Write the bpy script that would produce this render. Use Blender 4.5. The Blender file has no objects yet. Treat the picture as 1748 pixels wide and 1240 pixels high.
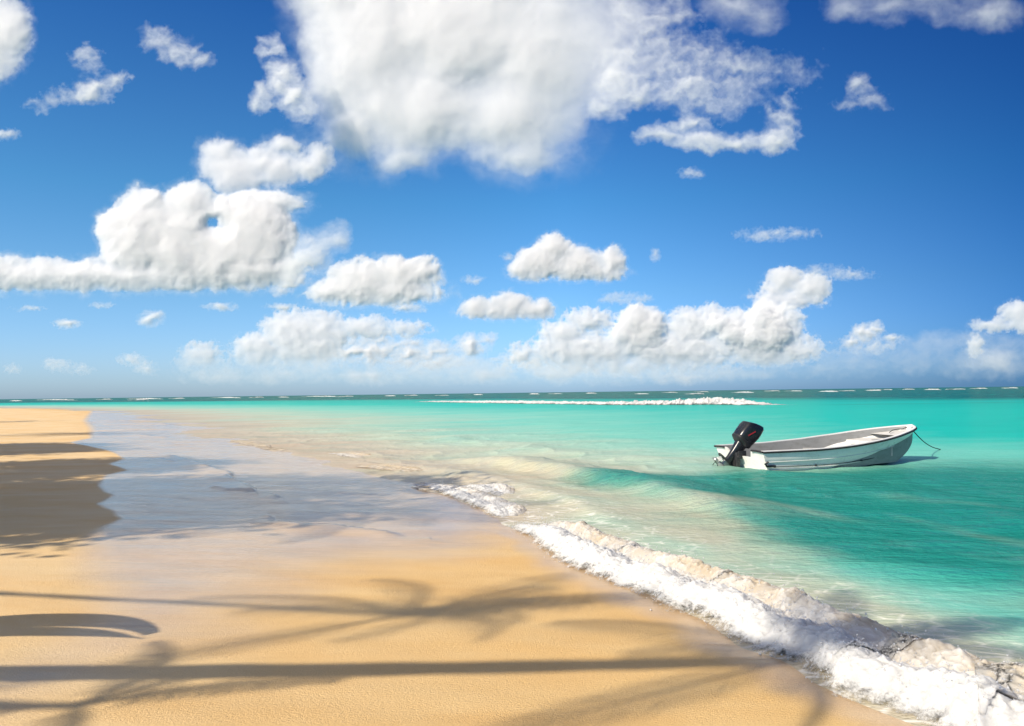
import bpy, bmesh, math, random
import numpy as np
from mathutils import Vector, Matrix

R = math.radians
scene = bpy.context.scene
col = scene.collection

# ------------------------------------------------------------------ noise
def _hash(ix, iy, iz, seed):
    h = (ix.astype(np.uint32) * np.uint32(374761393) + iy.astype(np.uint32) * np.uint32(668265263)
         + iz.astype(np.uint32) * np.uint32(2147483647) + np.uint32((seed * 974711 + 13) & 0xffffffff))
    h = (h ^ (h >> np.uint32(13))) * np.uint32(1274126177)
    h = (h ^ (h >> np.uint32(16))) * np.uint32(2246822519)
    return h ^ (h >> np.uint32(15))

_G = np.array([[1,1,0],[-1,1,0],[1,-1,0],[-1,-1,0],[1,0,1],[-1,0,1],[1,0,-1],[-1,0,-1],
               [0,1,1],[0,-1,1],[0,1,-1],[0,-1,-1],[1,1,0],[-1,1,0],[0,-1,1],[0,-1,-1]], dtype=np.float32)

def perlin(x, y, z=None, seed=0):
    """gradient noise, about -1..1, vectorised"""
    x = np.asarray(x, dtype=np.float64); y = np.asarray(y, dtype=np.float64)
    z = np.zeros_like(x) if z is None else np.asarray(z, dtype=np.float64) + np.zeros_like(x)
    xf, yf, zf = np.floor(x), np.floor(y), np.floor(z)
    xi, yi, zi = xf.astype(np.int64), yf.astype(np.int64), zf.astype(np.int64)
    fx, fy, fz = (x - xf).astype(np.float32), (y - yf).astype(np.float32), (z - zf).astype(np.float32)
    u, v, w = [t*t*t*(t*(t*6-15)+10) for t in (fx, fy, fz)]
    def g(dx, dy, dz):
        gr = _G[_hash(xi+dx, yi+dy, zi+dz, seed) & np.uint32(15)]
        return gr[..., 0]*(fx-dx) + gr[..., 1]*(fy-dy) + gr[..., 2]*(fz-dz)
    def L(a, b, t): return a + (b-a)*t
    return L(L(L(g(0,0,0), g(1,0,0), u), L(g(0,1,0), g(1,1,0), u), v),
             L(L(g(0,0,1), g(1,0,1), u), L(g(0,1,1), g(1,1,1), u), v), w)

def fbm(x, y, z=None, seed=0, octaves=4, gain=.5, lac=2.03, mode='fbm'):
    a, s, n, f = 1.0, 0.0, 0.0, 1.0
    for o in range(octaves):
        p = perlin(x*f + o*17.3, y*f + o*9.1, None if z is None else z*f + o*5.7, seed + o)
        if mode == 'billow': p = np.abs(p)*2 - .55
        elif mode == 'ridge': p = .55 - np.abs(p)*2
        s = s + a*p; n += a; a *= gain; f *= lac
    return s/n*1.4

def sstep(a, b, x):
    t = np.clip((x-a)/(b-a), 0, 1)
    return t*t*(3-2*t)

# ------------------------------------------------------------------ camera
FPX, W0, H0 = 1262.0, 1748.0, 1240.0
CAM_H = 1.7
CAM_M = (Matrix.Rotation(R(90 + 2.31), 3, 'X') @ Matrix.Rotation(R(-0.72), 3, 'Z'))
CAM_N = np.array(CAM_M)
cam_d = bpy.data.cameras.new('camera'); cam = bpy.data.objects.new('camera', cam_d); col.objects.link(cam)
cam.location = (0, 0, CAM_H); cam.rotation_euler = CAM_M.to_euler()
cam_d.sensor_width = 36; cam_d.lens = 36*FPX/W0; cam_d.clip_start = .05; cam_d.clip_end = 200000
scene.camera = cam

def ray(px, py):
    """survey direction of a sight line (numpy, unit forward depth)"""
    px = np.asarray(px, float); py = np.asarray(py, float)
    d = np.stack([(px-W0/2)/FPX, -(py-H0/2)/FPX, -np.ones_like(px)], -1)
    return d @ CAM_N.T

def ground(px, py, z=0.0):
    d = ray(px, py); t = (CAM_H - z)/-d[..., 2]
    return d[..., 0]*t, d[..., 1]*t

# ------------------------------------------------------------------ object helpers
def tag(o, label=None, cat=None, group=None, kind=None):
    if label: o['label'] = label
    if cat: o['category'] = cat
    if group: o['group'] = group
    if kind: o['kind'] = kind
    return o

def empty(name, loc, rz=0.0):
    o = bpy.data.objects.new(name, None); col.objects.link(o)
    o.location = loc; o.rotation_euler = (0, 0, rz); o.empty_display_size = .3
    return o

def np_mesh(name, verts, faces, mat=None, parent=None, smooth=True, attrs=None):
    """one mesh object from arrays; faces: (n,3) or (n,4) int arrays, or list of such"""
    if not isinstance(faces, list): faces = [faces]
    faces = [np.asarray(f, dtype=np.int32) for f in faces if len(f)]
    me = bpy.data.meshes.new(name)
    verts = np.asarray(verts, dtype=np.float32)
    me.vertices.add(len(verts)); me.vertices.foreach_set('co', verts.ravel())
    nl = sum(f.size for f in faces); nf = sum(len(f) for f in faces)
    me.loops.add(nl); me.polygons.add(nf)
    me.loops.foreach_set('vertex_index', np.concatenate([f.ravel() for f in faces]))
    tot = np.concatenate([np.full(len(f), f.shape[1], dtype=np.int32) for f in faces])
    st = np.concatenate([[0], np.cumsum(tot)[:-1]]).astype(np.int32)
    me.polygons.foreach_set('loop_start', st)
    me.update(calc_edges=True); me.validate()
    me.polygons.foreach_set('use_smooth', np.full(len(me.polygons), smooth, dtype=bool))
    for k, a in (attrs or {}).items():
        at = me.attributes.new(k, 'FLOAT', 'POINT'); at.data.foreach_set('value', np.asarray(a, dtype=np.float32).ravel())
    o = bpy.data.objects.new(name, me); col.objects.link(o)
    if mat: me.materials.append(mat)
    if parent: o.parent = parent
    return o

def grid_faces(nu, nv):
    i = np.arange(nu*nv).reshape(nu, nv)
    return np.stack([i[:-1, :-1], i[1:, :-1], i[1:, 1:], i[:-1, 1:]], -1).reshape(-1, 4)

# ------------------------------------------------------------------ node helpers
class NT:
    def __init__(self, name):
        self.m = bpy.data.materials.new(name); self.m.use_nodes = True
        self.t = self.m.node_tree; self.t.nodes.clear()
        self.out = self.n('ShaderNodeOutputMaterial')
    def n(self, typ, **kw):
        nd = self.t.nodes.new(typ)
        for k, v in kw.items(): setattr(nd, k, v)
        return nd
    def link(self, a, b): self.t.links.new(a, b)
    def set(self, sock, v):
        if isinstance(v, bpy.types.NodeSocket): self.link(v, sock)
        elif v is not None: sock.default_value = v
    def math(self, op, a, b=None, c=None, clamp=False):
        nd = self.n('ShaderNodeMath', operation=op, use_clamp=clamp)
        for i, v in enumerate((a, b, c)):
            if v is not None: self.set(nd.inputs[i], v)
        return nd.outputs[0]
    def mix(self, f, a, b, blend='MIX'):
        nd = self.n('ShaderNodeMix', data_type='RGBA', blend_type=blend)
        for s, v in ((nd.inputs[0], f), (nd.inputs[6], a), (nd.inputs[7], b)):
            if isinstance(v, tuple) and len(v) == 3: v = (*v, 1)
            self.set(s, v)
        return nd.outputs[2]
    def attr(self, name):
        return self.n('ShaderNodeAttribute', attribute_name=name).outputs['Fac']
    def pos(self):
        return self.n('ShaderNodeNewGeometry').outputs['Position']
    def mapping(self, vec, scale=(1,1,1), rot=(0,0,0), loc=(0,0,0)):
        nd = self.n('ShaderNodeMapping'); self.link(vec, nd.inputs[0])
        nd.inputs['Scale'].default_value = scale; nd.inputs['Rotation'].default_value = rot; nd.inputs['Location'].default_value = loc
        return nd.outputs[0]
    def noise(self, vec, scale, detail=4, rough=.5, dist=0.0, dim='3D', out=0):
        nd = self.n('ShaderNodeTexNoise', noise_dimensions=dim)
        self.link(vec, nd.inputs['Vector'])
        nd.inputs['Scale'].default_value = scale; nd.inputs['Detail'].default_value = detail
        nd.inputs['Roughness'].default_value = rough; nd.inputs['Distortion'].default_value = dist
        return nd.outputs[out]
    def ramp(self, f, a, b, lo=0.0, hi=1.0, smooth=True):
        nd = self.n('ShaderNodeMapRange', interpolation_type='SMOOTHSTEP' if smooth else 'LINEAR')
        self.set(nd.inputs[0], f)
        for i, v in zip((1, 2, 3, 4), (a, b, lo, hi)): self.set(nd.inputs[i], v)
        return nd.outputs[0]
    def bump(self, h, strength=1.0, dist=.02, normal=None):
        nd = self.n('ShaderNodeBump'); self.set(nd.inputs['Height'], h)
        self.set(nd.inputs['Strength'], strength); self.set(nd.inputs['Distance'], dist)
        if normal is not None: self.link(normal, nd.inputs['Normal'])
        return nd.outputs[0]
    def bsdf(self, color, rough=.5, normal=None, **kw):
        nd = self.n('ShaderNodeBsdfPrincipled')
        if isinstance(color, tuple) and len(color) == 3: color = (*color, 1)
        self.set(nd.inputs['Base Color'], color); self.set(nd.inputs['Roughness'], rough)
        if normal is not None: self.link(normal, nd.inputs['Normal'])
        for k, v in kw.items(): self.set(nd.inputs[k.replace('_', ' ')], v)
        return nd
    def done(self, nd):
        self.link(nd.outputs[0] if not isinstance(nd, bpy.types.NodeSocket) else nd, self.out.inputs['Surface']); return self.m

# ------------------------------------------------------------------ light
SUN_EL, SUN_AZ = 35.0, 38.0           # sun stands to the left, SUN_AZ degrees behind the viewer
SUN_D = np.array([-math.cos(R(SUN_AZ))*math.cos(R(SUN_EL)), -math.sin(R(SUN_AZ))*math.cos(R(SUN_EL)), math.sin(R(SUN_EL))])
sl = bpy.data.lights.new('sun', 'SUN'); so = bpy.data.objects.new('sun', sl); col.objects.link(so)
sl.energy = 4.6; sl.angle = R(.55); sl.color = (1, .90, .74)
so.location = tuple(SUN_D*100); so.rotation_euler = Vector(SUN_D).to_track_quat('Z', 'Y').to_euler()

world = bpy.data.worlds.new('World'); scene.world = world; world.use_nodes = True
wt = world.node_tree; wt.nodes.clear()
wo = wt.nodes.new('ShaderNodeOutputWorld'); bg = wt.nodes.new('ShaderNodeBackground'); sk = wt.nodes.new('ShaderNodeTexSky')
sk.sky_type = 'NISHITA'; sk.sun_disc = False; sk.sun_elevation = R(SUN_EL)
sk.sun_rotation = math.atan2(SUN_D[0], SUN_D[1])
sk.air_density = 1.0; sk.dust_density = 0.6; sk.ozone_density = 3.0; sk.altitude = 0
# the physical sky, filtered a little deeper away from the sun and cooler at the horizon, with warm fill added overhead
tc = wt.nodes.new('ShaderNodeTexCoord'); sx = wt.nodes.new('ShaderNodeSeparateXYZ'); wt.links.new(tc.outputs['Generated'], sx.inputs[0])
cr = wt.nodes.new('ShaderNodeValToRGB'); wt.links.new(sx.outputs['Z'], cr.inputs[0])
def stops(ramp, pts):
    e = ramp.color_ramp.elements
    while len(e) > 1: e.remove(e[-1])
    e[0].position, e[0].color = pts[0][0], (*pts[0][1], 1)
    for p, c in pts[1:]:
        k = e.new(p); k.color = (*c, 1)
stops(cr, [(0.0, (.58,.84,1.38)), (.04, (.60,.84,1.30)), (.13, (.50,.80,1.08)), (.25, (.315,.74,1.01)), (.47, (.13,.46,.91)), (.66, (1.7,1.3,1.05)), (1.0, (4.6,2.7,1.55))])  # top stops brighten the unseen sky overhead, added as fill for the shadows
side = wt.nodes.new('ShaderNodeMapRange'); wt.links.new(sx.outputs['X'], side.inputs[0])
side.inputs[1].default_value = -.35; side.inputs[2].default_value = .65
sr = wt.nodes.new('ShaderNodeValToRGB'); wt.links.new(side.outputs[0], sr.inputs[0])
stops(sr, [(0.0, (1.10,1.05,1.0)), (.42, (.95,.98,1.0)), (1.0, (.075,.235,.40))])
def wmul(a, b):
    m = wt.nodes.new('ShaderNodeMix'); m.data_type = 'RGBA'; m.blend_type = 'MULTIPLY'; m.inputs[0].default_value = 1
    wt.links.new(a, m.inputs[6]); wt.links.new(b, m.inputs[7]); return m.outputs[2]
wt.links.new(wmul(wmul(sk.outputs[0], cr.outputs[0]), sr.outputs[0]), bg.inputs[0])
bg.inputs[1].default_value = .096
wt.links.new(bg.outputs[0], wo.inputs[0])
scene.view_settings.view_transform = 'Standard'; scene.view_settings.look = 'None'
scene.view_settings.exposure = 0.62; scene.view_settings.gamma = 1.0
cy = scene.cycles
cy.max_bounces = 28; cy.diffuse_bounces = 3; cy.glossy_bounces = 3; cy.transmission_bounces = 4
cy.volume_bounces = 24; cy.transparent_max_bounces = 32
cy.use_denoising = True
# ------------------------------------------------------------------ clouds: closed bodies of even, scattering vapour
def cloud_mat(name, dens):
    t = NT(name); v = t.n('ShaderNodeVolumePrincipled')
    v.inputs['Color'].default_value = (.955, .952, .958, 1); v.inputs['Density'].default_value = dens
    v.inputs['Anisotropy'].default_value = 0.0
    t.link(v.outputs[0], t.out.inputs['Volume']); return t.m

def make_cloud(label, blobs, dist, tau, thick=.55, crisp=.5, warp=10, wl=60, lump=6, step=2.2, seed=1, cut=0.0, base=None, fine=.35, soft=.6, hole=None, fadeb=None, wisp=None, halo=.13, tail=None, thin=None):
    tail = (wl*.2 if tail is None else tail)
    if wisp is None: wisp = tau < 3
    """blobs: (x, y, rx, ry[, weight]) in photograph survey units; dist metres; tau: optical depth of the body"""
    b = np.array([(*q, 1.0)[:5] for q in blobs], float)
    m = warp*1.5 + 6 + tail
    x0, x1 = (b[:, 0]-b[:, 2]).min()-m, (b[:, 0]+b[:, 2]).max()+m
    y0, y1 = (b[:, 1]-b[:, 3]).min()-m, (b[:, 1]+b[:, 3]).max()+m
    nx, ny = int((x1-x0)/step)+2, int((y1-y0)/step)+2
    X, Y = np.meshgrid(np.linspace(x0, x1, nx), np.linspace(y0, y1, ny), indexing='ij')
    k = 1/wl
    wx = X + warp*fbm(X*k, Y*k, seed=seed, octaves=5, gain=.55)
    wy = Y + warp*fbm(X*k, Y*k, seed=seed+50, octaves=5, gain=.55)
    K = 2.5 if dist > 9000 else 5.0
    acc = np.zeros_like(X)
    for cx, cy_, rx, ry, w in b:
        q = np.sqrt(((wx-cx)/rx)**2 + ((wy-cy_)/ry)**2)
        sd = (1-q)*min(rx, ry)*w
        acc += np.exp(np.clip(sd, -200, 200)/K)
    sd = K*np.log(acc + 1e-12)
    if base is not None:                                       # flat condensation level
        sd = np.minimum(sd, (base + 3*fbm(X*k, Y*k*.5, seed=seed+9) - Y)*.8)
    if hole is not None:
        hq = np.sqrt(((wx-hole[0])/hole[2])**2 + ((wy-hole[1])/hole[3])**2)
        sd = np.minimum(sd, (hq-1)*min(hole[2:])*1.5)
    bl = fbm(X*k*1.6, Y*k*1.6, seed=seed+100, octaves=5, gain=.55, mode='billow')
    fi = fbm(X*k*4, Y*k*4, seed=seed+140, octaves=4, gain=.6)
    e = sd - lump*(bl*.9 + fine*fi) - cut
    rr = np.percentile(e[e > 0], 92) if (e > 0).any() else 1.0
    q = np.clip(e, 0, None)/rr
    if wisp:
        T = np.clip(q, 0, 1.4)**1.25*np.clip(.6 + 1.0*fbm(wx*k*.9 + wy*k*.3, wy*k*1.5, seed=seed+200, octaves=5, gain=.52), .05, 1.6)
        rel = np.zeros_like(T)
    else:
        T = np.tanh(q*1.2)**(crisp*2)
        fr_ = np.clip(.45 + 1.0*fbm(wx*k*2, wy*k*2, seed=seed+230, octaves=5, gain=.55), 0, 1.3)
        T = T + halo*sstep(-tail, tail*1.2, e)*fr_
        T = np.where(e > -tail, T, 0)
        rel = fbm(X*k*.8, Y*k*.8, seed=seed+200, octaves=5, gain=.40, mode='billow')
        T = T*(1 - .26*soft*np.clip(rel+.1, -.6, 1))
    if fadeb is not None: T = T*(1 - .95*sstep(fadeb[0], fadeb[1], Y + 14*fbm(X*k, Y*k, seed=seed+7)))
    if thin is not None: T = T*(1 - thin[2]*sstep(thin[0], thin[1], X + 40*fbm(X*k, Y*k, seed=seed+8)))
    Tpx = thick*rr*2*T                                          # thickness in survey units
    mpp = dist/FPX
    d = ray(X, Y)
    C = np.array([0, 0, CAM_H]) + d*dist
    nrm = d/np.linalg.norm(d, axis=-1, keepdims=True)
    h = (Tpx*mpp)[..., None]
    relief = (wl*.075*soft*(-rel)*mpp*np.clip(T, 0, 1))[..., None]
    Fr = C - nrm*(h*.55 + relief*.5); Bk = C + nrm*h*.45
    ins = T > 1e-4
    Fr = np.where(ins[..., None], Fr, C)
    n = nx*ny
    idF = np.arange(n).reshape(nx, ny); idB = np.where(ins, idF+n, idF)
    anyin = ins[:-1, :-1] | ins[1:, :-1] | ins[1:, 1:] | ins[:-1, 1:]
    def fq(I, flip):
        q = np.stack([I[:-1, :-1], I[1:, :-1], I[1:, 1:], I[:-1, 1:]], -1)[anyin]
        return q[:, ::-1] if flip else q
    F = np.concatenate([fq(idF, True), fq(idB, False)])
    V = np.concatenate([Fr.reshape(-1, 3), Bk.reshape(-1, 3)])
    used = np.zeros(2*n, bool); used[F.ravel()] = True
    remap = np.cumsum(used)-1
    thickness_m = thick*rr*2*mpp
    o = np_mesh('cloud', V[used], remap[F], cloud_mat('cloud_vapour', tau/max(thickness_m, 1e-3)), smooth=False)
    tag(o, label, 'cloud')
    return o

cl = make_cloud
CG = dict(group=None)
# overhead: the big near cloud and the wisps round it
cl('huge soft white cloud reaching past the top edge, grey on its right side',
   [(640,60,140,190),(760,40,240,150),(720,180,180,95),(880,190,140,90),(615,215,72,55),(690,262,62,34),(890,262,85,40),(940,80,170,140),(1040,20,90,70,.8),(600,-40,120,110),(820,-60,260,120)],
   1900, 5.5, thick=.22, crisp=.66, warp=28, wl=120, lump=11, step=2.3, seed=3, soft=.3, halo=.16, tail=34, thin=(840, 1080, .72))
cl('thin pale cloud shreds fraying off the right side of the huge cloud',
   [(1075,150,70,45),(1030,185,45,35),(1130,120,60,30,.6),(1080,90,70,50,.5),(1110,30,80,50,.5)],
   1850, 1.5, thick=.3, crisp=.8, warp=26, wl=60, lump=12, step=2.4, seed=33, soft=.5)
cl('white ragged streak of cloud tapering right, below the thin shreds',
   [(1130,228,48,20),(1200,240,60,18),(1180,215,40,16),(1260,245,50,18),(1320,240,42,24),(1335,205,26,18,.7),(1347,172,20,15,.5)],
   1700, 1.7, thick=.4, crisp=.8, warp=18, wl=50, lump=7, step=2.0, seed=35, soft=.5)
cl('faint bluish veil of cloud above the white ragged streak',
   [(1210,160,110,48,.6),(1260,110,110,30,.6),(1180,90,80,40,.5),(1340,125,60,22,.6),(1170,150,60,40,.6)],
   1750, 1.0, thick=.4, crisp=.9, warp=30, wl=45, lump=9, step=2.2, seed=37, soft=.5)
cl('small upright ragged cloud beside the huge cloud, on its left',
   [(462,85,26,30),(480,130,30,40),(500,165,28,38),(450,165,22,25),(440,185,16,16),(520,185,22,26)],
   1800, 2.0, thick=.4, crisp=.8, warp=15, wl=42, lump=7, step=1.8, seed=41, soft=.5)
cl('grey blue smear of cloud cut by the top edge, right of the huge cloud',
   [(1250,10,65,45),(1300,25,50,40),(1270,-30,90,50)],
   1700, .7, thick=.4, crisp=.9, warp=16, wl=60, lump=8, step=2.4, seed=43, soft=.5)
cl('long grey blue cloud sheet along the top right edge',
   [(1450,10,50,30),(1520,15,80,34),(1600,12,80,28),(1690,25,70,38),(1580,-30,180,50)],
   1700, .85, thick=.4, crisp=.9, warp=18, wl=60, lump=8, step=2.4, seed=45, soft=.5)
cl('lone faint triangular wisp in the deep blue at the right',
   [(1465,140,26,22),(1480,165,34,18),(1450,180,26,12),(1500,175,20,10)],
   1700, .75, thick=.4, crisp=.9, warp=14, wl=34, lump=6, step=1.8, seed=47, soft=.5)
cl('white cloud cut by the top left corner',
   [(5,50,52,62),(-30,60,60,90),(15,105,24,22,.6)],
   1700, 4.5, thick=.3, crisp=.6, warp=12, wl=50, lump=7, step=2.0, seed=49, soft=.5)
cl('small torn white puff below the top left corner cloud',
   [(160,155,36,22),(140,165,30,16),(195,135,24,18,.8),(60,180,22,14,.7),(100,165,20,12,.6),(150,100,26,26,.5)],
   1900, 1.4, thick=.4, crisp=.8, warp=17, wl=36, lump=7, step=1.8, seed=51, soft=.5)
cl('slanting pale wisp high between the corner cloud and the huge cloud',
   [(265,65,34,26,.6),(310,85,34,26,.8),(345,103,32,14)],
   1800, 1.2, thick=.4, crisp=.8, warp=15, wl=42, lump=6, step=1.8, seed=53, soft=.5)
cl('tiny faint wisp at the left edge of the sky',
   [(8,230,28,11)], 2000, 1.3, thick=.4, crisp=.8, warp=8, wl=26, lump=4, step=1.6, seed=55, soft=.5)
# middle heights
cl('broad bright cumulus with flat band-like base beside the left edge',
   [(0,474,140,32),(-60,470,90,34),(130,474,150,30),(235,400,70,68),(245,345,36,26),(330,420,120,78),(325,348,40,34),(420,400,90,75),(470,345,48,20),(420,460,110,32),(230,474,230,26)],
   3300, 9, thick=.3, crisp=.42, warp=13, wl=60, lump=7, seed=11, base=496, soft=.5, step=2.0, hole=(365,378,9,7))
cl('soft grey white cloud with a hooked top, resting on the broad cumulus',
   [(372,262,36,26),(400,290,60,36),(440,275,48,28),(485,250,28,20),(470,290,50,28),(525,285,32,26),(545,265,24,24,.8)],
   3450, 3.6, thick=.3, crisp=.6, warp=13, wl=50, lump=6, step=1.9, seed=61, soft=.6)
cl('dim grey wing of cloud on the right flank of the broad cumulus',
   [(530,430,46,46),(570,410,34,30),(585,395,18,18),(500,460,34,34)],
   3150, 1.8, thick=.3, crisp=.7, warp=13, wl=46, lump=6, step=1.9, seed=63, soft=.5)
cl('rounded white cumulus with a flat base, right of the broad cumulus',
   [(620,480,62,38),(680,470,60,34),(722,462,26,24),(575,500,46,24),(650,500,110,22)],
   2900, 6, thick=.3, crisp=.5, warp=11, wl=40, lump=6, step=1.7, seed=65, base=521, soft=.6)
cl('small bright cumulus with two humps at mid height',
   [(920,450,44,30),(945,425,30,28),(985,450,46,28),(1047,445,22,26),(1020,465,46,14),(890,462,26,14)],
   3400, 6, thick=.3, crisp=.5, warp=8, wl=34, lump=4.5, step=1.5, seed=21, base=480, soft=.6)
cl('low soft cumulus under the two humped cloud',
   [(812,524,26,17),(870,522,40,24),(905,530,34,16),(850,534,60,12),(930,526,14,14)],
   4600, 4.5, thick=.3, crisp=.55, warp=7, wl=28, lump=4, step=1.4, seed=67, base=545, soft=.6)
for q, (lab, bl, sd) in enumerate([
    ('tiny round puff above the sea at the left', [(256,546,25,14),(265,538,14,10)], 71),
    ('faint flat puff high right of the tiny round puff', [(375,524,34,9)], 72),
    ('tiny flat puff tucked under the rounded white cumulus', [(695,526,34,10)], 73),
    ('thin flat scrap of cloud below the left cloud band', [(172,521,22,5)], 74),
    ('faint grey scrap left of the tall tower cloud', [(1050,510,34,10,.8),(1090,508,22,8,.7)], 75),
    ('faint scrap between the two humped cloud and the tower', [(1118,436,10,12,.7)], 76),
    ('faint pinkish streak in the blue above the tower cloud', [(1340,398,50,8,.7),(1300,404,34,6,.5)], 77),
    ('faint scrap against the right end of the rounded white cumulus', [(752,478,15,17,.8)], 78),
    ('faint speck of cloud hugging the left shoulder of the two humped cloud', [(868,440,14,10,.8)], 301),
    ('thin veil of cloud in the gap above the low soft cumulus', [(806,478,24,9,.7)], 302),
    ('faint low smear of cloud under the left cloud band', [(50,527,30,5,.8)], 303),
    ('tiny puff between the rounded white cumulus and the domed bank', [(478,524,28,8,.8)], 304),
    ('small faint puff below the flat puff, above the beach end', [(116,553,26,9,.7)], 305),
    ('faint wisp of cloud below the white ragged streak', [(1180,296,26,11,.8)], 306),
    ('grey scrap drifting right of the tower top', [(1450,470,44,8,.6),(1400,462,30,9,.6)], 79),
    ('small white puff left of the low bank of cumulus', [(480,496,22,15,.8)], 80)]):
    cl(lab, bl, 4800, 1.7 if 'puff' in lab else .9, thick=.4, crisp=.75, warp=6, wl=20, lump=3, step=1.3, seed=sd, soft=.5)
# the banks low over the sea
cl('low cumulus bank with a bright domed head, left of the gap in the clouds',
   [(345,610,38,26),(320,620,26,18),(440,600,48,34),(500,570,60,44),(545,565,60,36),(520,600,70,42),(460,625,110,16),(620,560,56,22),(690,562,40,14)],
   11000, 3.6, thick=.25, crisp=.5, warp=9, wl=26, lump=8, step=1.3, seed=81, base=640, soft=.8, fadeb=(575,645))
cl('low hazy bank of small heaped clouds before the gap',
   [(660,605,40,20),(700,600,40,22),(745,600,40,20),(800,590,42,22),(835,578,18,14),(720,618,110,22),(620,600,120,40,.5)],
   12000, 2.8, thick=.25, crisp=.6, warp=8, wl=24, lump=5, step=1.3, seed=83, soft=.8, fadeb=(595,645))
cl('long heaped cumulus bank right of the gap, bright along its tops',
   [(890,605,22,14),(960,570,40,26),(1005,548,46,24),(1095,560,48,40),(1090,540,24,22),(1180,560,50,38),(1215,540,26,20),(1260,560,50,34),(1320,555,56,40),(1000,600,110,34),(1150,600,130,36),(1300,595,110,32),(1060,625,190,20)],
   11000, 4.2, thick=.25, crisp=.5, warp=10, wl=24, lump=8, step=1.3, seed=85, soft=.8, fadeb=(590,655))
cl('bright twin headed heap standing in front of the long bank, left of its middle',
   [(1085,548,24,28),(1108,560,28,28),(1065,570,24,20),(1090,585,44,18,.8)],
   10950, 3.4, thick=.35, crisp=.45, warp=7, wl=20, lump=6, step=1.2, seed=86, soft=.9, fadeb=(575,612))
cl('bright pillar of cloud in the long bank under the tall tower',
   [(1300,545,24,26),(1318,568,30,28),(1288,575,26,22),(1250,570,26,18),(1225,552,20,16)],
   10930, 3.4, thick=.35, crisp=.45, warp=7, wl=20, lump=6, step=1.2, seed=88, soft=.9, fadeb=(580,615))
cl('tall tower of cumulus rising out of the long bank',
   [(1340,478,34,22),(1318,492,20,14),(1385,490,36,24),(1345,510,60,18),(1310,528,26,20)],
   11150, 4.0, thick=.3, crisp=.5, warp=8, wl=28, lump=5.5, step=1.3, seed=87, soft=.8)
cl('small bright heap of cloud right of the long bank',
   [(1475,568,26,18),(1495,560,18,14),(1522,578,22,10),(1455,582,22,12),(1480,595,50,14,.7)],
   11500, 2.6, thick=.3, crisp=.55, warp=7, wl=22, lump=5, step=1.3, seed=89, soft=.8, fadeb=(585,620))
cl('cloud heap cut by the right edge low over the sea',
   [(1735,535,34,22),(1700,556,44,12),(1760,550,50,22),(1665,590,16,20,.6)],
   11500, 3.0, thick=.3, crisp=.55, warp=8, wl=24, lump=5, step=1.3, seed=91, soft=.8)
cl('long grey blue bank of cloud low over the sea at the right',
   [(1650,590,140,26,.5),(1500,615,200,26,.5),(1700,615,120,36,.5),(1380,625,160,22,.5),(1800,600,80,40,.5)],
   13000, .75, thick=.2, crisp=.7, warp=12, wl=60, lump=4, step=2.2, seed=93, soft=.4)
cl('long thin pale haze of cloud lying on the horizon under the low banks',
   [(420,640,150,16,.6),(650,640,200,18,.6),(900,638,200,20,.6),(1150,640,200,18,.6),(760,625,120,20,.5)],
   14500, .9, thick=.2, crisp=.7, warp=10, wl=60, lump=4, step=2.2, seed=94, soft=.4)
cl('small rounded heap closing the gap between the two low banks',
   [(880,612,26,14),(855,620,30,10),(905,622,30,12)],
   11800, 2.0, thick=.3, crisp=.55, warp=7, wl=20, lump=5, step=1.3, seed=97, soft=.7, fadeb=(612,636))
cl('faint little cloud heaps just above the beach end',
   [(95,622,26,12,.8),(130,630,34,10,.7),(225,615,30,12,.8),(250,630,22,12,.7),(22,630,16,10,.6)],
   12000, 1.0, thick=.3, crisp=.7, warp=6, wl=18, lump=4, step=1.2, seed=95, soft=.7)
# ------------------------------------------------------------------ coast line and ground levels
def gp(pts, z=.06):
    a = np.array(pts, float); x, y = ground(a[:, 0], a[:, 1], z); return np.stack([x, y], -1)

SHORE = np.concatenate([
    np.array([[30, -34], [14, -11.0], [8.6, -2.6], [6.0, 1.35]]),
    gp([(1660,1262),(1560,1222),(1480,1188),(1380,1147),(1330,1112),(1230,1068),(1180,1042),(1110,1016),(1030,978),(960,952),(915,918),(870,897),(842,876)]),
    gp([(800,852),(735,828),(640,806),(560,788),(450,764),(330,738),(262,716),(200,704),(60,698)]),
    np.array([[-128, 168], [-260, 230], [-600, 330], [-1500, 480], [-30000, 900]])])

def resample(P, n, k=3):
    P = np.asarray(P, float); d = np.r_[0, np.cumsum(np.linalg.norm(np.diff(P, axis=0), axis=1))]
    t = np.linspace(0, d[-1], n); Q = np.stack([np.interp(t, d, P[:, i]) for i in range(P.shape[1])], -1)
    for _ in range(k):
        Q[1:-1] = .25*Q[:-2] + .5*Q[1:-1] + .25*Q[2:]
    return Q

def seg_dist(X, Y, P, signed=True):
    """distance to an open line; signed: positive on the right-hand side of its direction"""
    best = np.full(X.shape, 1e18); sgn = np.ones(X.shape)
    for a, b in zip(P[:-1], P[1:]):
        d = b-a; L = d@d
        t = np.clip(((X-a[0])*d[0] + (Y-a[1])*d[1])/L, 0, 1)
        dx, dy = X-a[0]-t*d[0], Y-a[1]-t*d[1]
        q = dx*dx + dy*dy
        m = q < best - 1e-12
        best = np.where(m, q, best)
        c = d[0]*(Y-a[1]) - d[1]*(X-a[0])
        sgn = np.where(m, np.where(c > 0, -1.0, 1.0), sgn)
    r = np.sqrt(best)
    return r*sgn if signed else r

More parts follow.
